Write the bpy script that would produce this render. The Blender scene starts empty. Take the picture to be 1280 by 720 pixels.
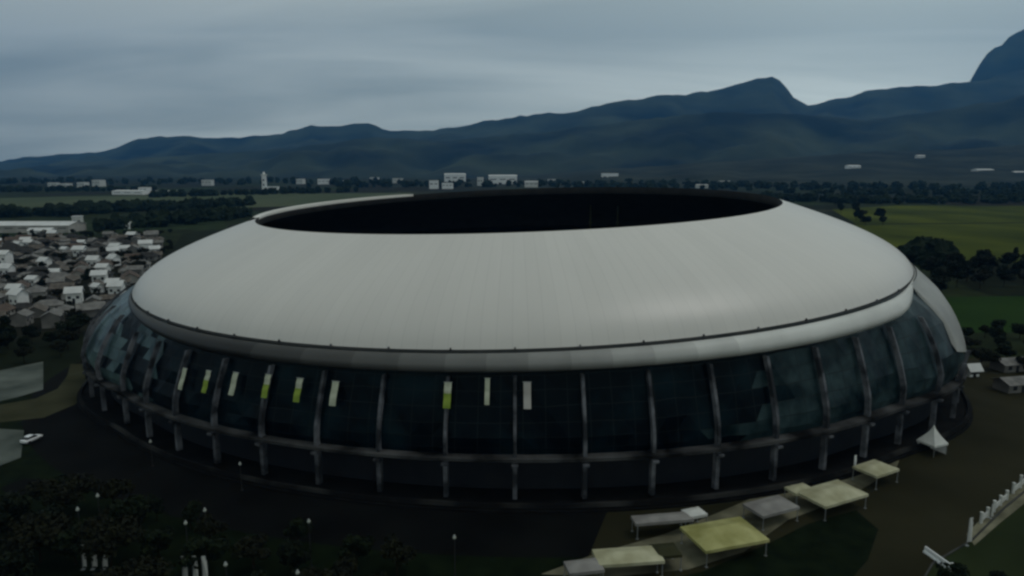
import bpy, math, random
from mathutils import Vector, Matrix, noise
random.seed(7)
S = bpy.context.scene
COL = S.collection
PI = math.pi

# ------------------------------------------------------------------ camera numbers
LIFT = 3.0        # height of the base storey added under the facade
CAM_H = 53.71 + LIFT; FPX = 872.5; HOR = 208.05
PIT = math.atan((360 - HOR) / FPX)
CP, SP = math.cos(PIT), math.sin(PIT)

def at(px, py, z=0.0):
    """ground point (at height z) that the photograph shows at pixel px, py"""
    u = (360 - py) / FPX; x = (px - 640) / FPX
    t = (z - CAM_H) / (-SP + CP * u)
    return Vector((x * t, (CP + SP * u) * t, z))

def at_depth(px, py, Y):
    u = (360 - py) / FPX; x = (px - 640) / FPX
    t = Y / (CP + SP * u)
    return Vector((x * t, Y, CAM_H + (-SP + CP * u) * t))

def pix(v):
    z = v.z - CAM_H
    d = v.y * CP - z * SP
    if d <= 0: return (-9999, -9999)
    return (640 + FPX * v.x / d, 360 - FPX * (v.y * SP + z * CP) / d)

# ------------------------------------------------------------------ materials
def mat(name, c1, c2=None, scale=1.0, rough=0.8, coord='Object', detail=4.0, bump=0.0, spec=0.3, metal=0.0, lo=0.35, hi=0.65, stretch=None, bscale=None):
    m = bpy.data.materials.new(name); m.use_nodes = True
    nt = m.node_tree; b = nt.nodes['Principled BSDF']
    b.inputs['Roughness'].default_value = rough
    b.inputs['Specular IOR Level'].default_value = spec
    b.inputs['Metallic'].default_value = metal
    if c2 is None:
        c2 = tuple(c * 0.8 for c in c1)
    tc = nt.nodes.new('ShaderNodeTexCoord')
    src = tc.outputs[coord]
    if coord == 'World':
        pass
    mp = nt.nodes.new('ShaderNodeMapping')
    if stretch: mp.inputs['Scale'].default_value = stretch
    nt.links.new(src, mp.inputs['Vector'])
    n = nt.nodes.new('ShaderNodeTexNoise')
    n.inputs['Scale'].default_value = scale; n.inputs['Detail'].default_value = detail
    nt.links.new(mp.outputs[0], n.inputs['Vector'])
    r = nt.nodes.new('ShaderNodeValToRGB')
    r.color_ramp.elements[0].position = lo; r.color_ramp.elements[1].position = hi
    r.color_ramp.elements[0].color = (*c1, 1); r.color_ramp.elements[1].color = (*c2, 1)
    nt.links.new(n.outputs['Fac'], r.inputs['Fac'])
    nt.links.new(r.outputs['Color'], b.inputs['Base Color'])
    if bump:
        bp = nt.nodes.new('ShaderNodeBump'); bp.inputs['Strength'].default_value = bump
        n2 = nt.nodes.new('ShaderNodeTexNoise'); n2.inputs['Scale'].default_value = bscale or scale * 4
        nt.links.new(mp.outputs[0], n2.inputs['Vector'])
        nt.links.new(n2.outputs['Fac'], bp.inputs['Height']); nt.links.new(bp.outputs[0], b.inputs['Normal'])
    return m

M = {}
M['roof_inner'] = mat('roof_inner', (.012, .012, .013), (.02, .02, .02), .3, .9)
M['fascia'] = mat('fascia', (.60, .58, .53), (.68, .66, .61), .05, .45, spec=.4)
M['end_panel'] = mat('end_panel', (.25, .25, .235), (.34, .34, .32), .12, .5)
M['gutter'] = mat('gutter', (.06, .065, .065), (.09, .09, .09), .2, .7)
M['concrete'] = mat('concrete', (.016, .018, .022), (.135, .14, .155), .3, lo=.4, hi=.66, rough=.85, bump=.1)
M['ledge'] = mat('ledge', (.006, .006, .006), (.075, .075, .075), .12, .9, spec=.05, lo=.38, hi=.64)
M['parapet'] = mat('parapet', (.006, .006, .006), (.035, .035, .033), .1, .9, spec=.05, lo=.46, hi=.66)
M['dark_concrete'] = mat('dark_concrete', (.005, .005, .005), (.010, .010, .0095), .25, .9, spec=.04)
M['void'] = mat('void', (.006, .008, .012), (.012, .014, .018), .2, .5)
M['seat'] = mat('seat', (.012, .013, .018), (.02, .02, .026), .8, .8)
M['turf'] = mat('turf', (.02, .05, .012), (.03, .06, .016), .1, .9, spec=.04)
M['plaza'] = mat('plaza', (.015, .0145, .0065), (.028, .026, .013), .045, .9, lo=.3, hi=.7, detail=8, spec=.04)
M['asphalt'] = mat('asphalt', (.003, .0032, .003), (.006, .0062, .0056), .08, .9, detail=8, spec=.04)
M['pale_road'] = mat('pale_road', (.05, .06, .052), (.12, .135, .12), .09, .9, detail=8, spec=.04)
M['path'] = mat('path', (.028, .029, .014), (.05, .05, .028), .09, .95, detail=8, spec=.04)
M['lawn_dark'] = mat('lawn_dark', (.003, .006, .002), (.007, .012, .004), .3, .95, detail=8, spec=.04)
M['promenade'] = mat('promenade', (.05, .048, .03), (.21, .198, .135), .16, .9, spec=.04, detail=8, lo=.3, hi=.7)
M['kerb'] = mat('kerb', (.02, .02, .018), (.05, .05, .045), .3, .9)
M['bark'] = mat('bark', (.02, .015, .01), (.035, .026, .018), 2, .95, spec=.04)
M['leaf_dark'] = mat('leaf_dark', (.0015, .003, .001), (.006, .012, .003), .35, .8, spec=.15, lo=.3, hi=.7)
M['leaf_mid'] = mat('leaf_mid', (.002, .004, .0015), (.009, .017, .004), .3, .8, spec=.15, lo=.3, hi=.7)
M['leaf_olive'] = mat('leaf_olive', (.003, .0035, .0015), (.012, .014, .004), .3, .8, spec=.15, lo=.3, hi=.7)
M['cream'] = mat('cream', (.24, .23, .07), (.42, .40, .17), .25, .7, bump=.15, bscale=.6)
M['cream_grey'] = mat('cream_grey', (.30, .285, .17), (.50, .48, .33), .25, .75, bump=.15, bscale=.6)
M['grey_canvas'] = mat('grey_canvas', (.17, .16, .15), (.28, .27, .25), .25, .75, bump=.15, bscale=.6)
M['white'] = mat('white', (.72, .72, .70), (.82, .82, .80), .4, .6)
M['offwhite'] = mat('offwhite', (.5, .5, .47), (.62, .62, .58), .4, .7)
M['cream_white'] = mat('cream_white', (.34, .36, .26), (.50, .52, .40), .6, .8)
M['green_cloth'] = mat('green_cloth', (.17, .25, .03), (.26, .34, .05), .6, .8)
M['car_white'] = mat('car_white', (.75, .76, .77), (.8, .8, .8), .2, .25, spec=.5)
M['car_silver'] = mat('car_silver', (.42, .43, .45), (.48, .49, .5), .2, .3, spec=.5)
M['car_glass'] = mat('car_glass', (.01, .012, .014), (.015, .016, .018), 1, .1, spec=.6)
M['rubber'] = mat('rubber', (.012, .012, .012), (.02, .02, .02), 4, .9)
M['steel'] = mat('steel', (.22, .23, .23), (.3, .31, .31), .6, .5, metal=.4)
M['globe'] = mat('globe', (.28, .30, .26), (.4, .42, .38), 1, .3)
M['lamp_clear'] = mat('lamp_clear', (.6, .6, .55), (.66, .66, .6), 1, .35)
M['window'] = mat('window', (.015, .018, .022), (.03, .033, .038), .5, .2, spec=.5)
M['roof_brown'] = mat('roof_brown', (.07, .06, .05), (.14, .12, .10), .35, .9)
M['roof_grey'] = mat('roof_grey', (.10, .096, .09), (.19, .182, .17), .35, .85)
M['roof_rust'] = mat('roof_rust', (.06, .043, .034), (.11, .08, .062), .35, .9)
M['roof_slate'] = mat('roof_slate', (.025, .024, .023), (.05, .048, .045), .35, .9, spec=.1)
M['roof_pale'] = mat('roof_pale', (.5, .5, .49), (.62, .62, .6), .12, .6)
M['wall_pale'] = mat('wall_pale', (.3, .29, .26), (.42, .4, .37), .2, .9)
M['wall_grey'] = mat('wall_grey', (.13, .125, .115), (.2, .19, .175), .2, .9)
M['forest'] = mat('forest', (.003, .006, .005), (.045, .055, .03), .0016, .95, detail=12, spec=.05, lo=.35, hi=.68)
M['foothill'] = mat('foothill', (.010, .014, .009), (.04, .046, .032), .006, .95, detail=12, spec=.05, lo=.4, hi=.75)
M['canopy_far'] = mat('canopy_far', (.006, .010, .005), (.018, .027, .013), .05, .95, detail=6, spec=.05)
M['rice_olive'] = mat('rice_olive', (.024, .034, .0005), (.066, .078, .006), .013, .95, detail=8, stretch=(1, .5, 1), spec=.04)
M['rice_green'] = mat('rice_green', (.009, .026, .002), (.014, .036, .004), .02, .95, detail=8, spec=.04)
M['rice_dull'] = mat('rice_dull', (.05, .066, .034), (.075, .09, .05), .006, .95, detail=8, stretch=(1, .3, 1), spec=.04)

def roof_material():
    m = bpy.data.materials.new('roof_cladding'); m.use_nodes = True
    nt = m.node_tree; b = nt.nodes['Principled BSDF']
    uv = nt.nodes.new('ShaderNodeTexCoord')
    sep = nt.nodes.new('ShaderNodeSeparateXYZ'); nt.links.new(uv.outputs['UV'], sep.inputs[0])
    # fine standing seams: narrow dark lines every panel
    def saw(mult, width):
        a = nt.nodes.new('ShaderNodeMath'); a.operation = 'MULTIPLY'; a.inputs[1].default_value = mult
        nt.links.new(sep.outputs['X'], a.inputs[0])
        fr = nt.nodes.new('ShaderNodeMath'); fr.operation = 'FRACT'; nt.links.new(a.outputs[0], fr.inputs[0])
        lt = nt.nodes.new('ShaderNodeMath'); lt.operation = 'LESS_THAN'; lt.inputs[1].default_value = width
        nt.links.new(fr.outputs[0], lt.inputs[0]); return a, lt
    a1, seam = saw(232, .05)
    # tone of each panel strip
    fl = nt.nodes.new('ShaderNodeMath'); fl.operation = 'FLOOR'; nt.links.new(a1.outputs[0], fl.inputs[0])
    wn = nt.nodes.new('ShaderNodeTexWhiteNoise'); wn.noise_dimensions = '1D'; nt.links.new(fl.outputs[0], wn.inputs['W'])
    ns = nt.nodes.new('ShaderNodeTexNoise'); ns.inputs['Scale'].default_value = .02; ns.inputs['Detail'].default_value = 6
    nt.links.new(uv.outputs['Object'], ns.inputs['Vector'])
    # rain streaks running down the slope
    mp = nt.nodes.new('ShaderNodeMapping'); mp.inputs['Scale'].default_value = (90, 1.2, 1); nt.links.new(uv.outputs['UV'], mp.inputs[0])
    n2 = nt.nodes.new('ShaderNodeTexNoise'); n2.inputs['Scale'].default_value = 2.0; n2.inputs['Detail'].default_value = 5
    nt.links.new(mp.outputs[0], n2.inputs['Vector'])
    def mul(x, k, add):
        q = nt.nodes.new('ShaderNodeMath'); q.operation = 'MULTIPLY_ADD'; q.inputs[1].default_value = k; q.inputs[2].default_value = add
        nt.links.new(x, q.inputs[0]); return q.outputs[0]
    def op(o, x, y):
        q = nt.nodes.new('ShaderNodeMath'); q.operation = o; nt.links.new(x, q.inputs[0]); nt.links.new(y, q.inputs[1]); return q.outputs[0]
    v = op('MULTIPLY', mul(wn.outputs['Value'], .035, .975), mul(ns.outputs['Fac'], .22, .89))
    v = op('MULTIPLY', v, mul(n2.outputs['Fac'], .07, .965))
    v = op('MULTIPLY', v, mul(seam.outputs[0], -.10, 1.0))
    mx = nt.nodes.new('ShaderNodeVectorMath'); mx.operation = 'SCALE'; mx.inputs[0].default_value = (.60, .575, .535)
    nt.links.new(v, mx.inputs['Scale']); nt.links.new(mx.outputs[0], b.inputs['Base Color'])
    b.inputs['Roughness'].default_value = .36; b.inputs['Specular IOR Level'].default_value = .5
    return m
M['roof'] = roof_material()

def glass_material(g0=(.0008, .002, .004, 1), g1=(.004, .013, .018, 1), spec=.07, sc=.12, p0=.46, p1=.74):
    m = bpy.data.materials.new('facade_glass'); m.use_nodes = True
    nt = m.node_tree; b = nt.nodes['Principled BSDF']
    tc = nt.nodes.new('ShaderNodeTexCoord')
    n = nt.nodes.new('ShaderNodeTexNoise'); n.inputs['Scale'].default_value = sc; n.inputs['Detail'].default_value = 3
    nt.links.new(tc.outputs['Object'], n.inputs['Vector'])
    r = nt.nodes.new('ShaderNodeValToRGB'); e = r.color_ramp.elements
    e[0].position = p0; e[0].color = g0; e[1].position = p1; e[1].color = g1
    nt.links.new(n.outputs['Fac'], r.inputs[0]); nt.links.new(r.outputs[0], b.inputs['Base Color'])
    uvn = nt.nodes.new('ShaderNodeUVMap'); sp = nt.nodes.new('ShaderNodeSeparateXYZ'); nt.links.new(uvn.outputs[0], sp.inputs[0])
    ln = []
    for ax, wd in (('X', .035), ('Y', .05)):
        fr = nt.nodes.new('ShaderNodeMath'); fr.operation = 'FRACT'; nt.links.new(sp.outputs[ax], fr.inputs[0])
        lt = nt.nodes.new('ShaderNodeMath'); lt.operation = 'LESS_THAN'; lt.inputs[1].default_value = wd; nt.links.new(fr.outputs[0], lt.inputs[0]); ln.append(lt)
    mxm = nt.nodes.new('ShaderNodeMath'); mxm.operation = 'MAXIMUM'; nt.links.new(ln[0].outputs[0], mxm.inputs[0]); nt.links.new(ln[1].outputs[0], mxm.inputs[1])
    mc = nt.nodes.new('ShaderNodeMix'); mc.data_type = 'RGBA'; nt.links.new(mxm.outputs[0], mc.inputs[0]); nt.links.new(r.outputs[0], mc.inputs[6]); mc.inputs[7].default_value = (.012, .015, .016, 1)
    nt.links.new(mc.outputs[2], b.inputs['Base Color'])
    b.inputs['Roughness'].default_value = .3
    b.inputs['Specular IOR Level'].default_value = spec
    b.inputs['Specular Tint'].default_value = (.62, .86, .88, 1)
    return m
M['glass'] = glass_material()
M['teal_sheen_dim'] = glass_material((.002, .008, .011, 1), (.034, .058, .062, 1), .14, .2, .36, .7)
M['teal_sheen_glass'] = glass_material((.005, .020, .023, 1), (.085, .135, .135, 1), .3, .16, .35, .68)  # both teal copies hold the sky's reflection in a lighter base colour

def ground_material():
    m = bpy.data.materials.new('ground'); m.use_nodes = True
    nt = m.node_tree; b = nt.nodes['Principled BSDF']; b.inputs['Roughness'].default_value = .95; b.inputs['Specular IOR Level'].default_value = .03
    tc = nt.nodes.new('ShaderNodeTexCoord')
    mp = nt.nodes.new('ShaderNodeMapping'); mp.inputs['Rotation'].default_value = (0, 0, .3); mp.inputs['Scale'].default_value = (.006, .0045, 1)
    nt.links.new(tc.outputs['Object'], mp.inputs[0])
    v = nt.nodes.new('ShaderNodeTexVoronoi'); v.distance = 'MANHATTAN'; v.inputs['Scale'].default_value = 1; nt.links.new(mp.outputs[0], v.inputs['Vector'])
    sep = nt.nodes.new('ShaderNodeSeparateColor'); nt.links.new(v.outputs['Color'], sep.inputs[0])
    r = nt.nodes.new('ShaderNodeValToRGB'); r.color_ramp.interpolation = 'CONSTANT'; els = r.color_ramp.elements
    els[0].position = 0; els[0].color = (.011, .015, .007, 1); els[1].position = .3; els[1].color = (.018, .025, .010, 1)
    for p, c in ((.55, (.016, .016, .010, 1)), (.75, (.022, .034, .014, 1)), (.9, (.028, .03, .016, 1))):
        q = els.new(p); q.color = c
    nt.links.new(sep.outputs[0], r.inputs[0])
    n = nt.nodes.new('ShaderNodeTexNoise'); n.inputs['Scale'].default_value = .05; n.inputs['Detail'].default_value = 10; nt.links.new(tc.outputs['Object'], n.inputs['Vector'])
    r2 = nt.nodes.new('ShaderNodeValToRGB'); r2.color_ramp.elements[0].position = .3; r2.color_ramp.elements[0].color = (.55, .55, .55, 1); r2.color_ramp.elements[1].position = .72; r2.color_ramp.elements[1].color = (1.25, 1.25, 1.2, 1)
    nt.links.new(n.outputs['Fac'], r2.inputs[0])
    mx = nt.nodes.new('ShaderNodeMix'); mx.data_type = 'RGBA'; mx.blend_type = 'MULTIPLY'; mx.inputs[0].default_value = 1
    nt.links.new(r.outputs[0], mx.inputs[6]); nt.links.new(r2.outputs[0], mx.inputs[7]); nt.links.new(mx.outputs[2], b.inputs['Base Color'])
    return m
M['ground'] = ground_material()

# ------------------------------------------------------------------ mesh collector
class MB:
    def __init__(s): s.v = []; s.f = []; s.mi = []
    def quadstrip(s, rows, closed=False, mi=0, flip=False):
        b = len(s.v); n = len(rows[0])
        for r in rows: s.v.extend([tuple(p) for p in r])
        for i in range(len(rows) - 1):
            for j in range(n if closed else n - 1):
                k = (j + 1) % n
                q = (b + i*n + j, b + i*n + k, b + (i+1)*n + k, b + (i+1)*n + j)
                s.f.append(q[::-1] if flip else q); s.mi.append(mi)
        return s
    def poly(s, pts, mi=0):
        b = len(s.v); s.v.extend([tuple(p) for p in pts]); s.f.append(tuple(range(b, b + len(pts)))); s.mi.append(mi); return s
    def box(s, c, sz, rz=0.0, mi=0, taper=1.0, mat4=None):
        b = len(s.v); x, y, z = sz[0]/2, sz[1]/2, sz[2]/2
        ca, sa = math.cos(rz), math.sin(rz)
        for dz, t in ((-z, 1), (z, taper)):
            for dx, dy in ((-x, -y), (x, -y), (x, y), (-x, y)):
                p = Vector((c[0] + (dx*ca - dy*sa)*t, c[1] + (dx*sa + dy*ca)*t, c[2] + dz))
                s.v.append(tuple(mat4 @ p) if mat4 else tuple(p))
        for q in ((3, 2, 1, 0), (4, 5, 6, 7), (0, 1, 5, 4), (1, 2, 6, 5), (2, 3, 7, 6), (3, 0, 4, 7)):
            s.f.append(tuple(b + i for i in q)); s.mi.append(mi)
        return s
    def tube(s, pts, rad, n=8, mi=0, cap=True):
        pts = [Vector(p) for p in pts]
        rr = rad if isinstance(rad, (list, tuple)) else [rad]*len(pts)
        rows = []
        for i, p in enumerate(pts):
            d = (pts[min(i+1, len(pts)-1)] - pts[max(i-1, 0)]).normalized()
            a = d.cross(Vector((0, 0, 1)))
            if a.length < 1e-3: a = Vector((1, 0, 0))
            a.normalize(); e = a.cross(d)
            rows.append([p + (a*math.cos(2*PI*k/n) + e*math.sin(2*PI*k/n))*rr[i] for k in range(n)])
        s.quadstrip(rows, True, mi)
        if cap:
            s.poly(rows[0], mi); s.poly(rows[-1][::-1], mi)
        return s
    def sphere(s, c, r, n=10, m=6, mi=0, sz=1.0):
        rows = []
        for i in range(m + 1):
            t = PI*i/m
            rows.append([(c[0] + r*math.sin(t)*math.cos(2*PI*k/n), c[1] + r*math.sin(t)*math.sin(2*PI*k/n), c[2] - r*sz*math.cos(t)) for k in range(n)])
        return s.quadstrip(rows, True, mi)
    def build(s, name, mats, parent=None, smooth=False):
        me = bpy.data.meshes.new(name); me.from_pydata(s.v, [], s.f)
        for m in (mats if isinstance(mats, (list, tuple)) else [mats]): me.materials.append(m)
        if any(s.mi): me.polygons.foreach_set('material_index', s.mi)
        if smooth: me.polygons.foreach_set('use_smooth', [True]*len(s.f))
        me.update(); me.validate()
        o = bpy.data.objects.new(name, me); COL.objects.link(o)
        if parent: o.parent = parent
        return o

def tag(o, label=None, cat=None, group=None, kind=None):
    if label: o['label'] = label
    if cat: o['category'] = cat
    if group: o['group'] = group
    if kind: o['kind'] = kind
    return o

def thing(name, label, cat, loc=(0, 0, 0), rz=0.0, group=None):
    o = bpy.data.objects.new(name, None); COL.objects.link(o)
    o.empty_display_size = .5
    o.location = loc; o.rotation_euler = (0, 0, rz)
    return tag(o, label, cat, group)

def copy_tree(o, parent=None):
    c = o.copy(); COL.objects.link(c); c.parent = parent
    for ch in [x for x in list(COL.objects) if x.parent == o]: copy_tree(ch, c)
    return c
KIDS = {}
def fast_copy(root, kids, loc, rz, sc, label=None, group=None):
    c = root.copy(); COL.objects.link(c); c.location = loc; c.rotation_euler = (0, 0, rz); c.scale = (sc, sc, sc) if not isinstance(sc, tuple) else sc
    if label: c['label'] = label
    if group: c['group'] = group
    for k in kids:
        d = k.copy(); COL.objects.link(d); d.parent = c
    return c

# ------------------------------------------------------------------ stadium shape
A, B, ROT, CX, CY = 115.0, 93.72, -0.078, 0.957, 199.486
KO, ZO, KE, ZE = 0.625, 42.88, 0.894, 27.385
def rp(th, k, z, tx=None, ty=None, s=None):
    X = A*k*math.cos(th); Y = B*k*math.sin(th)
    if tx is None:
        w = max(0, min(1, z/ZE)); tx, ty, s = 3.14*w, 4.1*w, .48*w
    Z = z + LIFT*max(0, min(1, z/6.0)) + tx*math.cos(th) + ty*math.sin(th) + s*math.cos(2*th)
    c, si = math.cos(ROT), math.sin(ROT)
    return Vector((CX + X*c - Y*si, CY + X*si + Y*c, Z))
def roofp(th, t, off=0.0):
    k = KO + (KE - KO)*math.sin(t*PI/2*.9)/math.sin(PI/2*.9)
    a = 1 - t
    return rp(th, k, ZO*a + ZE*t - off, 2.508*a + 3.14*t, 2.651*a + 4.1*t, -.184*a + .48*t)
def kof(X, Y):
    X -= CX; Y -= CY
    a = X*math.cos(ROT) + Y*math.sin(ROT); b = -X*math.sin(ROT) + Y*math.cos(ROT)
    return math.hypot(a/A, b/B), math.atan2(b/B, a/A)
NR = 240
TH = [2*PI*i/NR for i in range(NR)]

stadium = thing('stadium', 'huge oval stadium with smooth pale domed roof, black open centre and dark glass sides', 'stadium', (CX, CY, 0))
STAD_INV = Matrix.Translation((-CX, -CY, 0))
def sbuild(mb, name, m, smooth=False):
    mb.v = [(x - CX, y - CY, z) for x, y, z in mb.v]
    return mb.build(name, m, stadium, smooth)

# roof cladding with a UV map (u round the ring, v down the slope)
mb = MB(); NT = 16
for i in range(NT + 1):
    for j in range(NR): mb.v.append(tuple(roofp(TH[j], i/NT)))
for i in range(NT):
    for j in range(NR):
        k = (j + 1) % NR
        mb.f.append((i*NR + j, (i+1)*NR + j, (i+1)*NR + k, i*NR + k)); mb.mi.append(0)
roof = sbuild(mb, 'roof', M['roof'], True)
uvl = roof.data.uv_layers.new(name='UVMap')
for p in roof.data.polygons:
    base = p.index % NR; row = p.index // NR
    for li in p.loop_indices:
        vi = roof.data.loops[li].vertex_index
        u = (vi % NR)/NR
        if base == NR - 1 and vi % NR == 0: u = 1.0
        uvl.data[li].uv = (u, (vi // NR)/NT)
# underside and rim of the opening
mb = MB()
mb.quadstrip([[roofp(t, 1, 1.6) for t in TH]] + [[roofp(t, i/8, 2.2) for t in TH] for i in range(8, -1, -1)], True)
sbuild(mb, 'roof_underside', M['roof_inner'], True)
mb = MB()
mb.quadstrip([[roofp(t, 0, 2.2) for t in TH], [rp(t, KO - .003, ZO - 1.1, 2.508, 2.651, -.184) for t in TH], [roofp(t, 0, -.02) for t in TH]], True, flip=False)
sbuild(mb, 'opening_rim', M['roof_inner'], True)
def coping(a0, a1):
    T = [math.radians(a0 + (a1 - a0)*i/40) for i in range(41)]
    mb = MB(); sw = lambda i: .25 + .75*math.sin(PI*i/40)**.5
    mb.quadstrip([[roofp(t, 0, .9) + Vector((0, 0, 0)) for t in T], [rp(t, KO - .004, ZO + .5*sw(i), 2.508, 2.651, -.184) for i, t in enumerate(T)], [rp(t, KO + .012, ZO + .5*sw(i), 2.508, 2.651, -.184) for i, t in enumerate(T)], [roofp(t, .06, -.02) for t in T]])
    sbuild(mb, 'rim_coping', M['fascia'], True)
coping(124, 192)
# gutter groove and rounded lip below the roof edge
def ring(k, z): return [rp(t, k, z) for t in TH]
mb = MB(); mb.quadstrip([ring(KE - .001, ZE - .02), ring(KE - .004, ZE - .75), ring(KE + .006, ZE - .8)], True, flip=True)
sbuild(mb, 'gutter', M['gutter'], True)
def smooth(a, b, x):
    x = max(0, min(1, (x - a)/(b - a))); return x*x*(3 - 2*x)
def deg(t):
    d = math.degrees(t) % 360
    return d - 360 if d > 180 else d
def lipw(t):
    """how far the rounded lip stands out: full at the front, fading out towards both ends"""
    d = deg(t)
    return max(.05, smooth(-163, -118, d)*(1 - smooth(-40, -24, d))) if d < 0 else .05
LIP = [(.006, .8), (.010, .45), (.018, .6), (.026, 1.2), (.032, 2.1), (.034, 3.0), (.028, 3.9), (.014, 4.4)]
def lippt(t, i):
    w = lipw(t); dk, dz = LIP[i]
    return rp(t, KE + .002 + (dk - .002)*w, ZE - .1 - (dz - .1)*w)
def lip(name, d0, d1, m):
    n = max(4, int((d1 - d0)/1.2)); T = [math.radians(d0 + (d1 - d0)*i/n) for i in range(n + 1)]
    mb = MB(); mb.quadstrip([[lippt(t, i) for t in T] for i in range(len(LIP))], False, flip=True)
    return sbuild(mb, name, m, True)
def deg_at(px):
    return min((d/10 for d in range(-1700, -100)), key=lambda d: abs(pix(rp(math.radians(d), KE, ZE))[0] - px))
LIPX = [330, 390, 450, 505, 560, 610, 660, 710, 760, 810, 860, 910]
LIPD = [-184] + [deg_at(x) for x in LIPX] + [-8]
LIP_SHADE = [(v, v*1.0, v*.945) for v in (.016, .035, .055, .075, .10, .13, .165, .205, .255, .31, .38, .45, .53)]  # shade on the left and light on the right, painted into the lip colour
for i, c in enumerate(LIP_SHADE):
    lip('lip_shade_step', LIPD[i], LIPD[i+1], mat('lip_shade_tone', tuple(x*.9 for x in c), tuple(x*1.12 for x in c), .12, .45))
def bw(th):
    return max(smooth(.70, .93, abs(math.cos(th))), smooth(-.1, .4, math.sin(th)))
GZ = [26.9, 24.6, 22.3, 19.5, 16.5, 13.3, 10.4, 8.2, 6.6]
GE = [.896, .923, .946, .966, .982, .994, 1.0, .997, .988]
GF = [.897, .901, .908, .917, .926, .934, .940, .942, .940]
def shell(th, z, off=0.0):
    """point of the facade surface at height z: bulging at the two ends, nearly upright along the front"""
    w = bw(th)
    zc = max(GZ[-1], min(GZ[0], z))
    for i in range(len(GZ) - 1):
        if GZ[i+1] <= zc <= GZ[i]: break
    f = (GZ[i] - zc)/(GZ[i] - GZ[i+1])
    k = (GE[i] + (GE[i+1] - GE[i])*f)*w + (GF[i] + (GF[i+1] - GF[i])*f)*(1 - w)
    return rp(th, k + off, z)
NG = 176
mb = MB(); rnd = random.Random(3)
rows = []
for i, z in enumerate(GZ):
    sh = .5 if i % 2 else 0
    inner = 0 < i < len(GZ) - 1
    rows.append([shell(2*PI*(j + sh)/NG, z + (rnd.uniform(-.15, .15) if inner else 0), rnd.uniform(-.0022, .0022) if inner else 0) for j in range(NG)])
def glass_part(name, m, test):
    mb = MB()
    for r in rows: mb.v.extend([tuple(p) for p in r])
    for i in range(len(rows) - 1):           # diamond panes: two triangles per cell
        for j in range(NG):
            if not test(i, (j + .5)*360/NG): continue
            a = i*NG + j; a2 = i*NG + (j+1) % NG; c = (i+1)*NG + j; c2 = (i+1)*NG + (j+1) % NG
            if i % 2 == 0: fs = ((a, c, a2), (a2, c, c2))
            else: fs = ((a, c, c2), (a, c2, a2))
            for q in fs: mb.f.append(q); mb.mi.append(0)
    o = sbuild(mb, name, m); ul = o.data.uv_layers.new(name='UVMap')
    for p in o.data.polygons:
        js = [o.data.loops[l].vertex_index % NG for l in p.loop_indices]; wrap = max(js) - min(js) > NG/2
        for l, jj in zip(p.loop_indices, js):
            row = o.data.loops[l].vertex_index // NG
            ul.data[l].uv = (jj + (NG if wrap and jj < NG/2 else 0) + (.5 if row % 2 else 0), row)
    return o
rz_ = random.Random(17)
def zone(i, d):
    """which sheet a pane belongs to: pale cladding at the right end, teal panes with sky reflection painted in at both ends, dark glass elsewhere"""
    if d > 180: d -= 360
    if d < -146 + 2*math.sin(i*2.1) or d > 120 or -56 + 4*math.sin(i*1.9) - 1.6*i < d < 70: return 'teal'
    if d < -130 and noise.noise(Vector((d*.2, i*.5, 1.2))) > -.05: return 'teal'
    return 'dark'
ZONES = {}
def zone_of(i, d):
    if (i, d) not in ZONES: ZONES[(i, d)] = zone(i, d)
    return ZONES[(i, d)]
glass_part('glass_shell', M['glass'], lambda i, d: zone_of(i, d) == 'dark')
glass_part('pale_sheen_glass', M['teal_sheen_glass'], lambda i, d: zone_of(i, d) == 'teal' and d > 90 and d < 270)
glass_part('teal_sheen_glass', M['teal_sheen_dim'], lambda i, d: zone_of(i, d) == 'teal' and not (d > 90 and d < 270))
# roof cladding that runs down over the right end of the shell
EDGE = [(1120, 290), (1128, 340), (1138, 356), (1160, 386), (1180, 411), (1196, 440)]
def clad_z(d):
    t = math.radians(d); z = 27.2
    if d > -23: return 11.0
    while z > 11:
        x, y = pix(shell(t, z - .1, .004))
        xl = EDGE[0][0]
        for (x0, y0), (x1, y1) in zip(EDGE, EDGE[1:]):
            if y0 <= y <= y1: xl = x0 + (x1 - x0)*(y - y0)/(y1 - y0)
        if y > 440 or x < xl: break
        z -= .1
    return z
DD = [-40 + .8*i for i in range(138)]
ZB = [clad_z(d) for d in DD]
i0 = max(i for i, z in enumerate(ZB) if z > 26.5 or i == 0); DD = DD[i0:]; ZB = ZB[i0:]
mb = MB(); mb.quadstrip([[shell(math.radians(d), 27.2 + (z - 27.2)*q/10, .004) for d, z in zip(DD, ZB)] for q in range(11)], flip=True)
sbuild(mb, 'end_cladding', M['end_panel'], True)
CLAD0 = DD[0]
def sring(z, off): return [shell(t, z, off) for t in TH]
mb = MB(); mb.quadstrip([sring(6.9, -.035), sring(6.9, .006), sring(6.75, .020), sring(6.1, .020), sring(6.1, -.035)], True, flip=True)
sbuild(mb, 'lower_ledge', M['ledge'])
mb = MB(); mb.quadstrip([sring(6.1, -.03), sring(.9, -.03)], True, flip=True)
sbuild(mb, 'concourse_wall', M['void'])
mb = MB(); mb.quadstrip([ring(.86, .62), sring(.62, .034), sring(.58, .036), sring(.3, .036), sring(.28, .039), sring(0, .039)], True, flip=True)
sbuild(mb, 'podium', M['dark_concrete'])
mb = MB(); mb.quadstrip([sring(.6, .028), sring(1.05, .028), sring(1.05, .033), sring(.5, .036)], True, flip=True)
sbuild(mb, 'parapet', M['parapet'])
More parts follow.
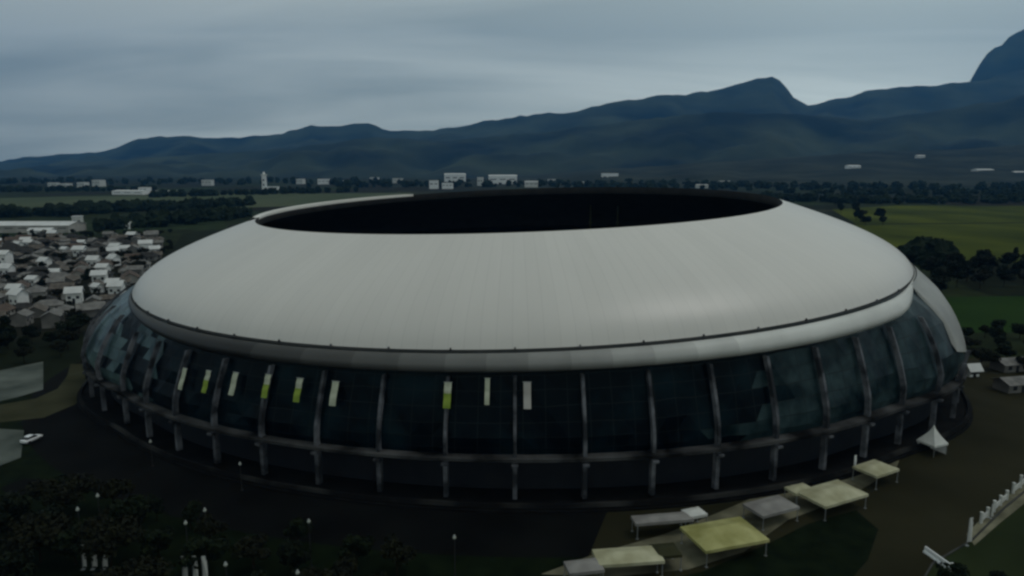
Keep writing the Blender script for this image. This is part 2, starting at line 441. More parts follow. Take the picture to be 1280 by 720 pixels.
# bowl and pitch inside
mb = MB()
rws = [ring(.40, 1.2)]
for i in range(14):
    k = .40 + .028*i; z = 1.2 + 1.55*i
    rws += [ring(k + .028, z), ring(k + .028, z + 1.55)]
rws += [ring(.86, 23.5)]
mb.quadstrip(rws, True); sbuild(mb, 'seating_bowl', M['seat'])
mb = MB(); mb.poly(ring(.40, .6)); sbuild(mb, 'pitch', M['turf'])
# hanging light gantry posts under the far side of the roof
for px in (738, 772):
    q = at_depth(px, 272, 262)
    mb = MB(); mb.tube([(q.x, q.y, 24), (q.x, q.y, 42.5)], .35, 6); mb.box((q.x, q.y, 36), (1.2, .8, .8)); sbuild(mb, 'roof_strut', M['path'])

# columns: evenly spaced round the shell
def arc_angles(n, phase):
    fine = 3600; L = [0.0]; prev = rp(0, 1, 0)
    for i in range(1, fine + 1):
        p = rp(2*PI*i/fine, 1, 0); L.append(L[-1] + (p - prev).length); prev = p
    out = []; j = 0
    for q in range(n):
        t = (q + phase)/n*L[-1]
        while L[j+1] < t: j += 1
        out.append(2*PI*(j + (t - L[j])/(L[j+1] - L[j]))/fine)
    return out
NCOL = 53
rc = random.Random(11)
COLS = min((arc_angles(NCOL, ph/20) for ph in range(20)), key=lambda L: min(abs(pix(shell(t, 14))[0] - 560) for t in L if t > PI))
for th in COLS:
    d = deg(th)
    if 62 < d < 118: continue      # far side, hidden by the roof
    top = 22.4 if lipw(th) > .5 else 24.5
    if CLAD0 < d < 62: top = 10.6
    zs = [z for z in (24.5, 22.4, 20.9, 18.5, 15.6, 12.7, 10.6, 7.6, 6.6, 3.8, .93) if z <= top]
    tang = (rp(th + .002, 1, 0) - rp(th - .002, 1, 0)).normalized()
    rows = []
    for z in zs:
        p = shell(th, z, .013)
        inn = (Vector((CX, CY, 0)) - Vector((p.x, p.y, 0))).normalized()
        w = .27 if z > 7 else .36
        rows.append([p - tang*w, p + tang*w, p + tang*w + inn*.95, p - tang*w + inn*.95])
    mb = MB(); mb.quadstrip(rows, True, flip=True); mb.poly(rows[0])
    # bracket that carries the ledge and a post on the gutter
    q = shell(th, 5.6, .018); mb.box((q.x, q.y, q.z), (1.1, .9, .4), math.atan2(tang.y, tang.x))
    if lipw(th) > .3:
        q = rp(th, KE + .002, ZE + .1); mb.box((q.x, q.y, q.z), (.26, .26, .5), math.atan2(tang.y, tang.x))
    sbuild(mb, 'column', M['concrete'])

# banners hung on the glass, front left
BPX = [(228, 472, 0), (258, 476, 1), (292, 480, 0), (332, 482, 1), (372, 489, 1), (417, 491, 0), (560, 494, 1), (608, 491, 0), (659, 494, 2)]
place = ['leftmost of the row', 'second from the left in the row', 'third from the left in the row', 'fourth from the left in the row', 'fifth from the left', 'sixth from the left in the row', 'seventh from the left, apart from the others', 'eighth from the left, a narrow one', 'last at the right end, greyer than the rest']
for i, (px, py, g) in enumerate(BPX):
    best = None
    for n in range(1200):
        th = PI + PI*n/1200
        for zz in (15.5, 16.2, 16.9, 17.6, 18.2, 19, 19.8):
            p = shell(th, zz, .0152); q = pix(p)
            e = (q[0]-px)**2 + (q[1]-py)**2
            if best is None or e < best[0]: best = (e, th, zz)
    th, zz = best[1], best[2]
    colr = ('white', 'green and white', 'grey')[g]
    t = thing('hanging_banner', f'{colr} banner on the dark glass, {place[i]}', 'banner', shell(th, zz, .0152), 0, 'banners on the stadium facade')
    o0 = t.location.copy()
    hh = 2.5 if i != 7 else 2.5; ww = .62 if i != 7 else .4
    tang = (rp(th + .002, 1, 0) - rp(th - .002, 1, 0)).normalized()
    def cloth(z0, z1, m, nm):
        mb = MB(); r1 = []; r2 = []
        for s_ in range(7):
            dz = z0 + (z1 - z0)*s_/6
            pp = shell(th, zz + dz, .0152 + .0006*math.sin(s_*1.3 + i)) - o0
            out = Vector((pp.x + o0.x - CX, pp.y + o0.y - CY, 0)).normalized()
            r1.append([pp - tang*ww, pp + tang*ww*.2 + out*.06, pp + tang*ww]); r2.append([pp + tang*ww - out*.05, pp - tang*ww - out*.05])
        rows = [a + b for a, b in zip(r1, r2)]
        mb.quadstrip(rows, True); mb.poly(rows[0]); mb.poly(rows[-1][::-1]); mb.build(nm, m, t)
    if g == 1:
        cloth(.35, hh, M['cream_white'], 'white_panel'); cloth(-hh, .34, M['green_cloth'], 'green_panel')
    else:
        cloth(-hh, hh, M['cream_white' if g == 0 else 'wall_pale'], 'cloth')
    mb = MB()
    pp = shell(th, zz + hh, .0152) - o0
    mb.tube([pp - tang*(ww + .15), pp + tang*(ww + .15)], .07, 6); mb.build('top_rod', M['steel'], t)

# ------------------------------------------------------------------ ground, roads, fields
mb = MB()
G = 14000
xs = [-G, -2000, -600, -300, 0, 300, 600, 2000, G]; ys = [-900, 0, 100, 200, 300, 500, 1000, 2500, 13500]
mb.quadstrip([[(x, y, 0) for x in xs] for y in ys], False); tag(mb.build('ground', M['ground']), kind='structure')

def sheet(name, pts, m, z):
    mb = MB(); mb.poly([(p[0], p[1], z) for p in pts]); return tag(mb.build(name, M[m]), kind='structure')
def ringsheet(name, k0, k1, a0, a1, m, z, n=80):
    mb = MB()
    T = [math.radians(a0 + (a1 - a0)*i/n) for i in range(n + 1)]
    f = (lambda k: [Vector((*rp(t, k, 0).xy, z)) for t in T])
    mb.quadstrip([f(k0), f(k1)], False, flip=True)
    return tag(mb.build(name, M[m]), kind='structure')
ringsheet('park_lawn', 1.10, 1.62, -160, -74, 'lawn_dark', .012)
OUT = [(1140, 745), (1165, 704), (1215, 674), (1255, 634), (1300, 598), (1400, 545), (1520, 500)]
sheet('plaza', [at(715, 745), *[at(*q) for q in OUT], at(1560, 455)] + [rp(math.radians(10 - 86*i/60), .88, 0) for i in range(61)], 'plaza', .02)
sheet('promenade', [at(*q) for q in ((676, 718), (740, 694), (830, 668), (900, 640), (960, 614), (1040, 586), (1096, 566), (1128, 566), (1120, 586), (1060, 622), (985, 650), (930, 690), (860, 712), (760, 722))], 'promenade', .035)
sheet('side_lane', [at(*q) for q in ((1208, 668), (1240, 634), (1285, 600), (1360, 560), (1370, 576), (1290, 622), (1250, 654), (1218, 682))], 'promenade', .04)
ringsheet('forecourt', .88, 1.12, -225, -72, 'asphalt', .016)
mb = MB(); kp = [at(*q) for q in OUT]; ke = [at(q[0] + 2.2, q[1] + 1.2) for q in OUT]
mb.quadstrip([[(p.x, p.y, z) for p, z in zip(l, [zz]*len(l))] for l, zz in ((kp, .02), (kp, .15), (ke, .15), (ke, 0))], flip=True)
tag(mb.build('plaza_kerb', M['kerb']), kind='structure')
def P(px, py): return at(px, py)
# left side: paved lot, curving path, pale lot
sheet('parking_lot', [P(-60, 478), P(0, 463), P(54, 452), P(54, 487), P(20, 497), P(-60, 515)], 'pale_road', .03)
pth = [(-60, 522), (0, 506), (45, 498), (72, 486), (84, 470), (88, 455)]; pth2 = [(-60, 545), (0, 528), (55, 522), (95, 505), (108, 480), (104, 455)]
mb = MB(); mb.quadstrip([[Vector((*P(*a).xy, .024)) for a in pth], [Vector((*P(*a).xy, .024)) for a in pth2]], False)
tag(mb.build('path', M['path']), kind='structure')
sheet('side_road', [P(-80, 545), P(0, 536), P(30, 538), P(26, 572), P(0, 582), P(-80, 600)], 'pale_road', .028)
sheet('side_path', [P(0, 610), P(30, 598), P(62, 600), P(50, 616), P(15, 622)], 'asphalt', .028)
# right side fields
sheet('rice_field', [P(1040, 262), P(1120, 257), P(1420, 258), P(1500, 276), P(1280, 278), P(1070, 280)], 'rice_olive', .09)
sheet('rice_field', [P(1050, 281), P(1300, 279), P(1480, 280), P(1520, 330), P(1280, 330), P(1100, 322)], 'rice_olive', .07)
sheet('rice_field', [P(1150, 372), P(1290, 370), P(1500, 372), P(1560, 414), P(1280, 416), P(1180, 416)], 'rice_green', .06)
sheet('rice_field', [P(-80, 250), P(70, 246), P(330, 242), P(520, 241), P(420, 256), P(200, 263), P(-80, 266)], 'rice_dull', .12)

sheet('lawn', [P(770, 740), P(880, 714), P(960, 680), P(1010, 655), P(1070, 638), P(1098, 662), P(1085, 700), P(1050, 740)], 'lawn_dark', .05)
# ------------------------------------------------------------------ mountains
def outline(pts, x):
    for (x0, y0), (x1, y1) in zip(pts, pts[1:]):
        if x0 <= x <= x1: return y0 + (y1 - y0)*(x - x0)/(x1 - x0)
    return pts[0][1] if x < pts[0][0] else pts[-1][1]
def range_(name, pts, D, foot, m, amp, seed, x0=-700, x1=2000, step=9, jag=1.5, rows=26):
    mb = MB(); cols = list(range(x0, x1 + 1, step)); R = []
    for i in range(rows + 5):
        row = []
        for x in cols:
            py = outline(pts, x) + jag*noise.noise(Vector((x*.03, seed, 0))) + jag*.6*noise.noise(Vector((x*.11, seed, 3)))
            Dx = D*(1 + .10*noise.noise(Vector((x*.004, seed, 9))))
            r = at_depth(x, py, Dx)
            if i <= rows:
                t = i/rows; Y = foot + (Dx - foot)*t
                g = t**1.25
                h = max(0, r.z)*g
                sp = noise.fractal(Vector((x*.012, t*2.2, seed)), 1.0, 2.0, 5)
                h += amp*sp*math.sin(PI*min(1, t))**1.0
                h = max(h, -3*(1 - t))
                # keep the spur under the line of sight to the ridge
                lim = CAM_H + (r.z - CAM_H)*Y/Dx
                h = min(h, max(lim - 2, -2)) if t < 1 else r.z
                if i == 0: h = -4
            else:
                q = (i - rows)/4; Y = Dx + (Dx*.25)*q; h = r.z*(1 - q) - 3
            row.append(Vector((r.x*Y/Dx, Y, h)))
        R.append(row)
    mb.quadstrip(R, False)
    return tag(mb.build(name, M[m], None, True), kind='structure')
SKY = [(-700, 205), (-300, 212), (-120, 206), (0, 200), (60, 195), (130, 190), (160, 178), (200, 171), (290, 172), (350, 168), (390, 158), (468, 156), (482, 163), (540, 162), (600, 152), (650, 145), (720, 140), (760, 128), (800, 122), (860, 117), (900, 111), (940, 100), (968, 94), (980, 104), (992, 122), (1012, 132), (1040, 124), (1100, 112), (1150, 108), (1200, 104), (1240, 96), (1290, 86), (1400, 75), (1600, 95), (2000, 140)]
MID = [(-700, 216), (0, 212), (140, 200), (260, 192), (360, 186), (460, 172), (560, 176), (680, 165), (780, 152), (900, 140), (990, 142), (1080, 150), (1180, 138), (1290, 118), (1450, 110), (1700, 130), (2000, 160)]
PEAK = [(1150, 190), (1208, 112), (1224, 84), (1238, 62), (1256, 50), (1282, 32), (1330, 16), (1400, 2), (1500, 30), (1700, 90), (1900, 180)]
FOOT = [(300, 232), (520, 226), (640, 220), (760, 212), (860, 204), (960, 199), (1080, 190), (1200, 186), (1290, 180), (1500, 172), (2000, 180)]
range_('mountain_peak', PEAK, 9200, 7000, 'forest', 90, 4.2, 1090, 1900, jag=6)
range_('mountains', SKY, 8200, 5200, 'forest', 130, 1.7, jag=3)
range_('lower_mountains', MID, 5600, 3600, 'forest', 90, 2.9, jag=3)
range_('foothills', FOOT, 3300, 1900, 'foothill', 14, 5.5, 300, 2000)

# ------------------------------------------------------------------ trees
def make_tree(name, h, w, seed, m, lobes=13, per=130, leaf=.55, shape='round'):
    r = random.Random(seed)
    root = thing(name, 'x', 'tree')
    mb = MB(); th = h*.42
    mb.tube([(0, 0, -.2), (.1, .05, th*.5), (r.uniform(-.3, .3), r.uniform(-.3, .3), th), (r.uniform(-.4, .4), 0, h*.75)], [h*.028, h*.022, h*.018, h*.006], 7)
    cen = []
    for i in range(lobes):
        a = r.uniform(0, 2*PI); rad = w*.5*math.sqrt(r.random())*.72
        zt = r.random()
        if shape == 'round': zc = h*(.45 + .42*zt); rad *= 1.0 - .6*max(0, zt - .45)
        elif shape == 'tall': zc = h*(.3 + .6*zt); rad *= (1.05 - zt*.85)
        else: zc = h*(.6 + .28*zt*(1 - rad/w)); rad *= 1.25
        c = Vector((rad*math.cos(a), rad*math.sin(a), zc)); cen.append((c, w*r.uniform(.13, .24)))
        mb.tube([(0, 0, th*r.uniform(.7, 1)), c*.55 + Vector((0, 0, th*.35)), c], [h*.010, h*.007, h*.003], 5, cap=False)
    mb.build('trunk', M['bark'], root)
    mb = MB()
    for c, R in cen:
        sq = r.uniform(.6, .85)
        for k in range(per):
            d = Vector((r.gauss(0, 1), r.gauss(0, 1), r.gauss(0, 1))).normalized()
            rr = R*(.55 + .55*r.random()**.6)
            if r.random() < .06: rr *= 1.3
            p = c + Vector((d.x*rr, d.y*rr, d.z*rr*sq))
            n = (d + Vector((r.gauss(0, .6), r.gauss(0, .6), r.gauss(.3, .6)))).normalized()
            a = n.cross(Vector((r.gauss(0, 1), r.gauss(0, 1), r.gauss(0, 1)))).normalized(); b = n.cross(a)
            s_ = leaf*r.uniform(.6, 1.3)*h/10
            mb.poly([p - a*s_, p - b*s_*.55 + n*s_*.12, p + a*s_, p + b*s_*.55 + n*s_*.12])
    mb.build('crown', M[m], root)
    return root, [x for x in COL.objects if x.parent == root]
PROTO = [make_tree('broadleaf_tree', 10, 9.5, 21, 'leaf_dark'), make_tree('broadleaf_tree', 9, 8, 22, 'leaf_mid'),
         make_tree('tall_tree', 12, 6.5, 23, 'leaf_dark', shape='tall'), make_tree('spreading_tree', 9, 11.5, 24, 'leaf_olive', shape='flat', lobes=16),
         make_tree('broadleaf_tree', 8, 8, 25, 'leaf_olive', lobes=10), make_tree('bushy_tree', 6, 6.5, 26, 'leaf_mid', lobes=9)]
used = [False]*len(PROTO)
TREES = []
def tree(x, y, sc, label, group, kinds=None, r=random):
    i = r.choice(kinds or range(len(PROTO)))
    root, kids = PROTO[i]
    rz = r.uniform(0, 2*PI); s3 = (sc*r.uniform(.85, 1.15), sc*r.uniform(.85, 1.15), sc*r.uniform(.85, 1.15))
    if not used[i]:
        used[i] = True; root.location = (x, y, 0); root.rotation_euler = (0, 0, rz); root.scale = s3
        root['label'] = label; root['group'] = group; TREES.append((x, y)); return root
    TREES.append((x, y))
    return fast_copy(root, kids, (x, y, 0), rz, s3, label, group)
def scatter(n, gen, sc0, sc1, label, group, mind, kinds=None, tries=6000, r=random):
    pts = []
    while len(pts) < n and tries:
        tries -= 1
        p = gen()
        if p is None: continue
        if all((p[0]-q[0])**2 + (p[1]-q[1])**2 > mind*mind for q in pts):
            pts.append(p); tree(p[0], p[1], r.uniform(sc0, sc1), label, group, kinds, r)
rt = random.Random(5)
def inpoly(p, poly):
    c = False; n = len(poly)
    for i in range(n):
        x0, y0 = poly[i]; x1, y1 = poly[(i+1) % n]
        if (y0 > p[1]) != (y1 > p[1]) and p[0] < (x1-x0)*(p[1]-y0)/(y1-y0) + x0: c = not c
    return c
def gen_poly(pts):
    w = [P(*q).xy for q in pts]; x0 = min(q[0] for q in w); x1 = max(q[0] for q in w); y0 = min(q[1] for q in w); y1 = max(q[1] for q in w)
    def g():
        p = (rt.uniform(x0, x1), rt.uniform(y0, y1))
        return p if inpoly(p, w) else None
    return g
# grove in front (left and centre of the frame)
def g_front():
    x = rt.uniform(-85, 12); y = rt.uniform(64, 122)
    k, a = kof(x, y)
    if k < 1.13 or (x > -14 and y > 79) or (x < -88): return None
    if x < -60 and y > 108: return None
    px_, py_ = pix(Vector((x, y, 3)))
    if abs(px_ - 116) < 42 and y < 91 or abs(px_ - 242) < 42 and y < 88.5: return None
    return (x, y)
scatter(66, g_front, .5, .78, 'dark leafy tree in the grove in front of the stadium, lower left', 'trees of the front grove', 5.0, [0, 1, 3, 4, 5], r=rt)
def g_fr():
    x = rt.uniform(8, 80); y = rt.uniform(60, 92); k, a = kof(x, y)
    if k < 1.262 or (pix(Vector((x, y, 0)))[0] < 1185 and k < 1.33): return None
    return (x, y)
scatter(20, g_fr, .5, .75, 'dark tree beyond the plaza kerb at the lower right', 'trees below the plaza kerb', 5.0, [0, 1, 4, 5], r=rt)
scatter(34, gen_poly([(-60, 462), (-60, 430), (60, 426), (100, 416), (84, 440), (70, 450), (0, 460)]), .6, .95, 'dark tree in the belt between the town and the paved lot, left', 'trees left of the stadium', 6.5, [0, 1, 2, 4], r=rt)
scatter(44, gen_poly([(1160, 372), (1150, 352), (1190, 330), (1290, 330), (1420, 332), (1440, 372)]), .75, 1.15, 'dark tree in the row between two fields on the right', 'trees between the right fields', 7.5, [0, 1, 2, 4], r=rt)
scatter(26, gen_poly([(1212, 470), (1205, 440), (1190, 418), (1290, 418), (1400, 420), (1400, 470), (1290, 470)]), .45, .75, 'dark low tree beside the green field right of the stadium', 'trees right of the stadium', 5.5, [1, 3, 4, 5], r=rt)
scatter(120, gen_poly([(-20, 415), (0, 300), (60, 292), (212, 290), (216, 312), (150, 356), (104, 414)]), .42, .7, 'small dark tree among the houses of the left town', 'trees in the town', 6.5, [1, 3, 4, 5], r=rt)

scatter(14, gen_poly([(1030, 256), (1075, 256), (1110, 282), (1085, 284)]), .8, 1.3, 'dark tree on the field edge just beyond the right shoulder of the roof', 'trees behind the right roof edge', 10, [0, 1, 2, 4], r=rt)
# far woodland belts: one mass each
def woodland(name, label, segs, seed, hh=(7, 13)):
    r = random.Random(seed); mb = MB()
    for (a, b, n, dep) in segs:
        A_ = P(*a); B_ = P(*b)
        for i in range(n):
            t = r.random(); p = A_.lerp(B_, t); p.y += r.uniform(-dep, dep); p.x += r.uniform(-10, 10)
            h = r.uniform(*hh); rad = h*r.uniform(.45, .7)
            q0 = len(mb.v); mb.sphere((p.x, p.y, h*.5), rad, 12, 8, sz=h*.55/rad)
            for vi in range(q0, len(mb.v)):
                v = Vector(mb.v[vi]); d = v - Vector((p.x, p.y, h*.5))
                v += d*(.55*noise.noise(v*.3) + .5*noise.noise(v*.8)); mb.v[vi] = tuple(v)
    o = mb.build(name, M['canopy_far']); return tag(o, label, 'woodland', None, 'stuff')
woodland('tree_belt', 'dark belt of far trees across the plain behind the left roof edge', [((-60, 272), (110, 268), 60, 30), ((60, 268), (300, 258), 120, 50), ((150, 285), (300, 272), 80, 40), ((200, 246), (440, 240), 90, 40), ((-100, 240), (200, 238), 90, 60)], 1)
woodland('tree_belt', 'dark belt of far trees behind the right roof edge and the olive fields', [((950, 250), (1110, 254), 80, 40), ((1080, 253), (1420, 252), 110, 50), ((1000, 243), (1420, 243), 120, 90), ((1130, 325), (1180, 330), 20, 10)], 2)
woodland('scattered_woods', 'loose dark woods on the plain below the mountains', [((-100, 228), (500, 229), 170, 250), ((400, 232), (960, 232), 170, 200), ((700, 236), (1420, 236), 160, 160)], 3, (8, 18))

# ------------------------------------------------------------------ houses
def house_meshes(L, W, H, rise, wallm, roofm, root, hip=False):
    mb = MB(); mb.box((0, 0, H/2), (L, W, H))
    for x in (-L*.28, L*.28):
        for sgn in (-1, 1): mb.box((x, sgn*(W/2 + .01), H*.5), (1.2, .08, 1.2), mi=1)
    mb.box((0, -(W/2 + .01), 1.05), (1.0, .08, 2.1), mi=1)
    if not hip:
        for sgn in (-1, 1): mb.poly([(sgn*L/2, -W/2, H), (sgn*L/2, W/2, H), (sgn*L/2, 0, H + rise*.96)])
    mb.build('wall', [M[wallm], M['window']], root)
    o = .7; mb = MB(); x = L/2 + o; y = W/2 + o; zl = H - o*rise/(W/2); e = L*.28 if hip else 0
    top = [(-x + e, 0, H + rise), (x - e, 0, H + rise)]
    lo = [(-x, -y, zl), (x, -y, zl), (x, y, zl), (-x, y, zl)]
    mb.poly([lo[0], lo[1], top[1], top[0]]); mb.poly([lo[2], lo[3], top[0], top[1]])
    d = .22
    lo2 = [(a, b, c - d) for a, b, c in lo]; tp2 = [(a, b, c - d) for a, b, c in top]
    mb.poly([lo2[1], lo2[0], tp2[0], tp2[1]]); mb.poly([lo2[3], lo2[2], tp2[1], tp2[0]])
    mb.poly([lo[1], lo[0], lo2[0], lo2[1]]); mb.poly([lo[3], lo[2], lo2[2], lo2[3]])
    if hip:
        mb.poly([lo[1], lo[2], top[1]]); mb.poly([lo[3], lo[0], top[0]])
        mb.poly([lo[2], lo[1], lo2[1], lo2[2]]); mb.poly([lo[0], lo[3], lo2[3], lo2[0]])
    else:
        for i, j, k in ((1, 2, 1), (3, 0, 0)):
            mb.poly([lo[i], top[k], tp2[k], lo2[i]]); mb.poly([top[k], lo[j], lo2[j], tp2[k]])
    mb.build('roof', M[roofm], root)
rh = random.Random(9)
HP = []
for L, W, H, ri, wm, rm, hp, lab in (
    (10, 7, 3.2, 2.1, 'wall_grey', 'roof_brown', False, 'small brown gable roofed house in the crowded town left of the stadium'),
    (9.5, 7.5, 3.3, 2.2, 'wall_grey', 'roof_slate', True, 'dark slate roofed house in the crowded town left of the stadium'),
    (11, 8, 3.4, 2.0, 'wall_pale', 'roof_grey', True, 'grey hip roofed house in the crowded town left of the stadium'),
    (9, 7, 5.6, 1.9, 'wall_grey', 'roof_grey', False, 'two storey grey gabled house in the crowded town left of the stadium'),
    (12, 7.5, 3.2, 2.3, 'wall_pale', 'roof_rust', False, 'long rust red roofed house in the crowded town left of the stadium')):
    t = thing('town_house', lab, 'house', (0, 0, 0), 0, lab.split(' house')[0] + ' houses of the town')
    house_meshes(L, W, H, ri, wm, rm, t, hp); HP.append([t, [x for x in COL.objects if x.parent == t], False])
def put_house(i, x, y, rz):
    t, kids, u = HP[i]
    if not u:
        HP[i][2] = True; t.location = (x, y, 0); t.rotation_euler = (0, 0, rz); return t
    return fast_copy(t, kids, (x, y, 0), rz, rh.uniform(.62, .95))
SPOT = [(5, 330, 'wide white gabled house at the left edge of the town'), (10, 345, 'white two part house below the wide white house at the left edge'), (57, 336, 'bright white house in the middle of the town'),
        (94, 378, 'bright white house nearest the stadium at the foot of the town'), (143, 332, 'white house near the roof end of the town'), (118, 334, 'pale cream house between two white houses in the town'), (183, 315, 'tall white house beside the pale roof edge'),
        (25, 385, 'narrow pale house at the lower left of the town'), (160, 286, 'pale house alone at the far edge of the town'), (147, 369, 'small white house right beside the glass shell')]
spots = []
for px, py, lab in SPOT:
    q = P(px, py); 
    k, a = kof(q.x, q.y)
    spots.append((q.x, q.y))
    t = thing('white_house', lab, 'house', (q.x, q.y, 0), rh.uniform(-.5, .5))
    big = px in (5, 183)
    house_meshes(7.5 if big else 5.5, 6 if big else 4.6, 6.5 if big else (5 if px != 25 else 6.5), 1.8, 'white', 'roof_pale', t, False)
n = 0; pts = list(spots)
town = [P(*q).xy for q in [(-30, 415), (-30, 302), (60, 297), (130, 298), (204, 298), (196, 326), (156, 358), (108, 412)]]
x0 = min(q[0] for q in town); x1 = max(q[0] for q in town); y0 = min(q[1] for q in town); y1 = max(q[1] for q in town)
tries = 0
while n < 165 and tries < 30000:
    tries += 1
    p = (rh.uniform(x0, x1), rh.uniform(y0, y1))
    if not inpoly(p, town) or kof(*p)[0] < 1.25: continue
    if any((p[0]-q[0])**2 + (p[1]-q[1])**2 < 8.6**2 for q in pts): continue
    if any((p[0]-q[0])**2 + (p[1]-q[1])**2 < 4.8**2 for q in TREES): continue
    pts.append(p); n += 1
    put_house(rh.choice([0, 1, 1, 2, 3, 4]), p[0], p[1], rh.choice([.35, .35 + PI/2]) + rh.uniform(-.2, .2))

t = thing('white_cottage', 'tiny white cottage that shows as a bright speck in the crowded left town', 'house', (0, 0, 0), 0, 'white cottages of the town')
house_meshes(5.2, 4.4, 4.2, 1.4, 'white', 'roof_pale', t, False); wk = [x for x in COL.objects if x.parent == t]
m_ = 0; tries = 0
while m_ < 20 and tries < 20000:
    tries += 1; p = (rh.uniform(x0, x1), rh.uniform(y0, y1))
    if not inpoly(p, town) or kof(*p)[0] < 1.2 or pix(Vector((p[0], p[1], 2)))[0] < -8: continue
    if any((p[0]-q[0])**2 + (p[1]-q[1])**2 < 7.5**2 for q in pts) or any((p[0]-q[0])**2 + (p[1]-q[1])**2 < 5.0**2 for q in TREES): continue
    pts.append(p)
    if m_ == 0: t.location = (p[0], p[1], 0)
    else: fast_copy(t, wk, (p[0], p[1], 0), rh.uniform(-.6, .6), rh.uniform(.8, 1.2))
    m_ += 1
# sheds and far buildings
def shed(name, label, cat, c, L, W, H, rz, rise=2.0, wallm='white', roofm='roof_pale', windows=0, group=None):
    t = thing(name, label, cat, (c[0], c[1], 0), rz, group)
    mb = MB(); mb.box((0, 0, H/2), (L, W, H))
    if rise > 0:
        for s_ in (-1, 1): mb.poly([(s_*L/2, -W/2, H), (s_*L/2, W/2, H), (s_*L/2, 0, H + rise)])
    mb.build('wall', M[wallm], t)
    mb = MB(); o = .6
    if rise > 0:
        rows = [[(x, -W/2 - o, H - o*rise*2/W + .05), (x, 0, H + rise + .05), (x, W/2 + o, H - o*rise*2/W + .05)] for x in (-L/2 - o, L/2 + o)]
        low = [[(a, b, c_ - .25) for a, b, c_ in r] for r in rows]
        mb.quadstrip(rows); mb.quadstrip(low, flip=True)
        mb.quadstrip([[rows[0][0], rows[1][0]], [low[0][0], low[1][0]]]); mb.quadstrip([[rows[1][2], rows[0][2]], [low[1][2], low[0][2]]])
        for e in (0, 1): mb.quadstrip([rows[e], low[e]])
    else:
        mb.box((0, 0, H + .3), (L + .8, W + .8, .6))
    mb.build('roof', M[roofm], t)
    for i in range(windows):
        x = -L/2 + L*(i + .5)/windows
        mb = MB(); mb.box((x, -W/2 - .03, H*.62), (L/windows*.62, .1, H*.10)); mb.build('window', M['window'], t)
    return t
def span(px0, px1, py): 
    a, b = P(px0, py), P(px1, py); return (a + b)/2, (b - a).length
c, L = span(-45, 86, 291); shed('factory_shed', 'long low factory shed with a pale roof at the left edge beyond the town', 'factory', (c.x, c.y + 12), L, 26, 6.5, .02, 2.6, 'wall_pale', 'roof_pale', 8)
c, L = span(40, 66, 294); shed('small_hall', 'short white hall in front of the long factory shed', 'building', (c.x, c.y), L, 10, 4.5, .15, 1.8, 'white', 'roof_pale', 3)
c, L = span(93, 103, 284); shed('white_block', 'tall narrow white building at the right end of the factory shed', 'building', (c.x, c.y), L, 8, 10, .3, 0, 'offwhite', 'roof_pale', 2)
FB = [((146, 186), 243, 9, 26, 1.5, 'far white shed, the longest of the far left group', 'shed'), ((176, 187), 241, 13, 14, 0, 'far white block behind the long shed of the left group', 'building'),
      ((206, 219), 244, 11, 14, 0, 'far white block at the right end of the left group', 'building'), ((192, 202), 243, 8, 12, 1.2, 'far grey hut between the shed and the block of the left group', 'building'),
      ((334, 348), 237, 7, 14, 0, 'low pale annex at the foot of the white tower', 'building'), ((398, 412), 231, 14, 14, 0, 'lone pale far building right of the white tower', 'building'),
      ((537, 548), 236, 20, 18, 0, 'far white cube left of the long pale hall behind the opening', 'building'), ((553, 566), 236, 14, 18, 0, 'far pale low block beside the white cube behind the opening', 'building'),
      ((556, 582), 229, 22, 30, 3, 'far hall with a slanting pale roof behind the white cube', 'hall'), ((611, 646), 231, 22, 40, 3, 'longest far white hall above the middle of the opening', 'hall'),
      ((597, 604), 233, 22, 12, 0, 'slim pale block left of the longest far hall', 'building'), ((656, 672), 234, 14, 20, 1.5, 'far low pale house right of the longest far hall', 'building'),
      ((752, 772), 228, 22, 20, 0, 'far white block with a dark side, above the right half of the opening', 'building'), ((848, 861), 229, 14, 16, 0, 'far grey block right of the white block with a dark side', 'building'),
      ((870, 884), 235, 8, 14, 1, 'low far house just above the right end of the opening', 'building')]
for (a, b), py, hh, W, ri, lab, cat in FB:
    c, L = span(a, b, py); dist = c.y
    py_top = hh  # pixel height
    H = hh*dist/FPX*.5
    shed('far_building', lab, cat, (c.x, c.y), L, W + L*.15, max(4, H), random.Random(a).uniform(-.12, .12), ri, 'white' if 'white' in lab else 'offwhite', 'roof_pale', 3 if L > 25 else 2)
fb = random.Random(77)
t0 = None
for px, py in ((66, 234), (84, 236), (104, 235), (124, 233), (262, 232), (378, 230), (428, 229), (470, 227), (500, 229), (690, 229), (712, 226), (730, 231), (800, 226), (822, 231), (905, 231), (926, 229)):
    q = P(px + fb.uniform(-3, 3), py); L = fb.uniform(7, 13)*q.y/FPX
    if t0 is None:
        t0 = shed('far_block', 'small faint pale building among the trees of the far plain', 'building', (q.x, q.y), 24, 18, 12, .1, 0, 'offwhite', 'roof_pale', 3, 'pale buildings of the far plain'); k0 = [x for x in COL.objects if x.parent == t0]
    else:
        fast_copy(t0, k0, (q.x, q.y, 0), fb.uniform(-.3, .3), (L/24, L/24, fb.uniform(.7, 1.5)))
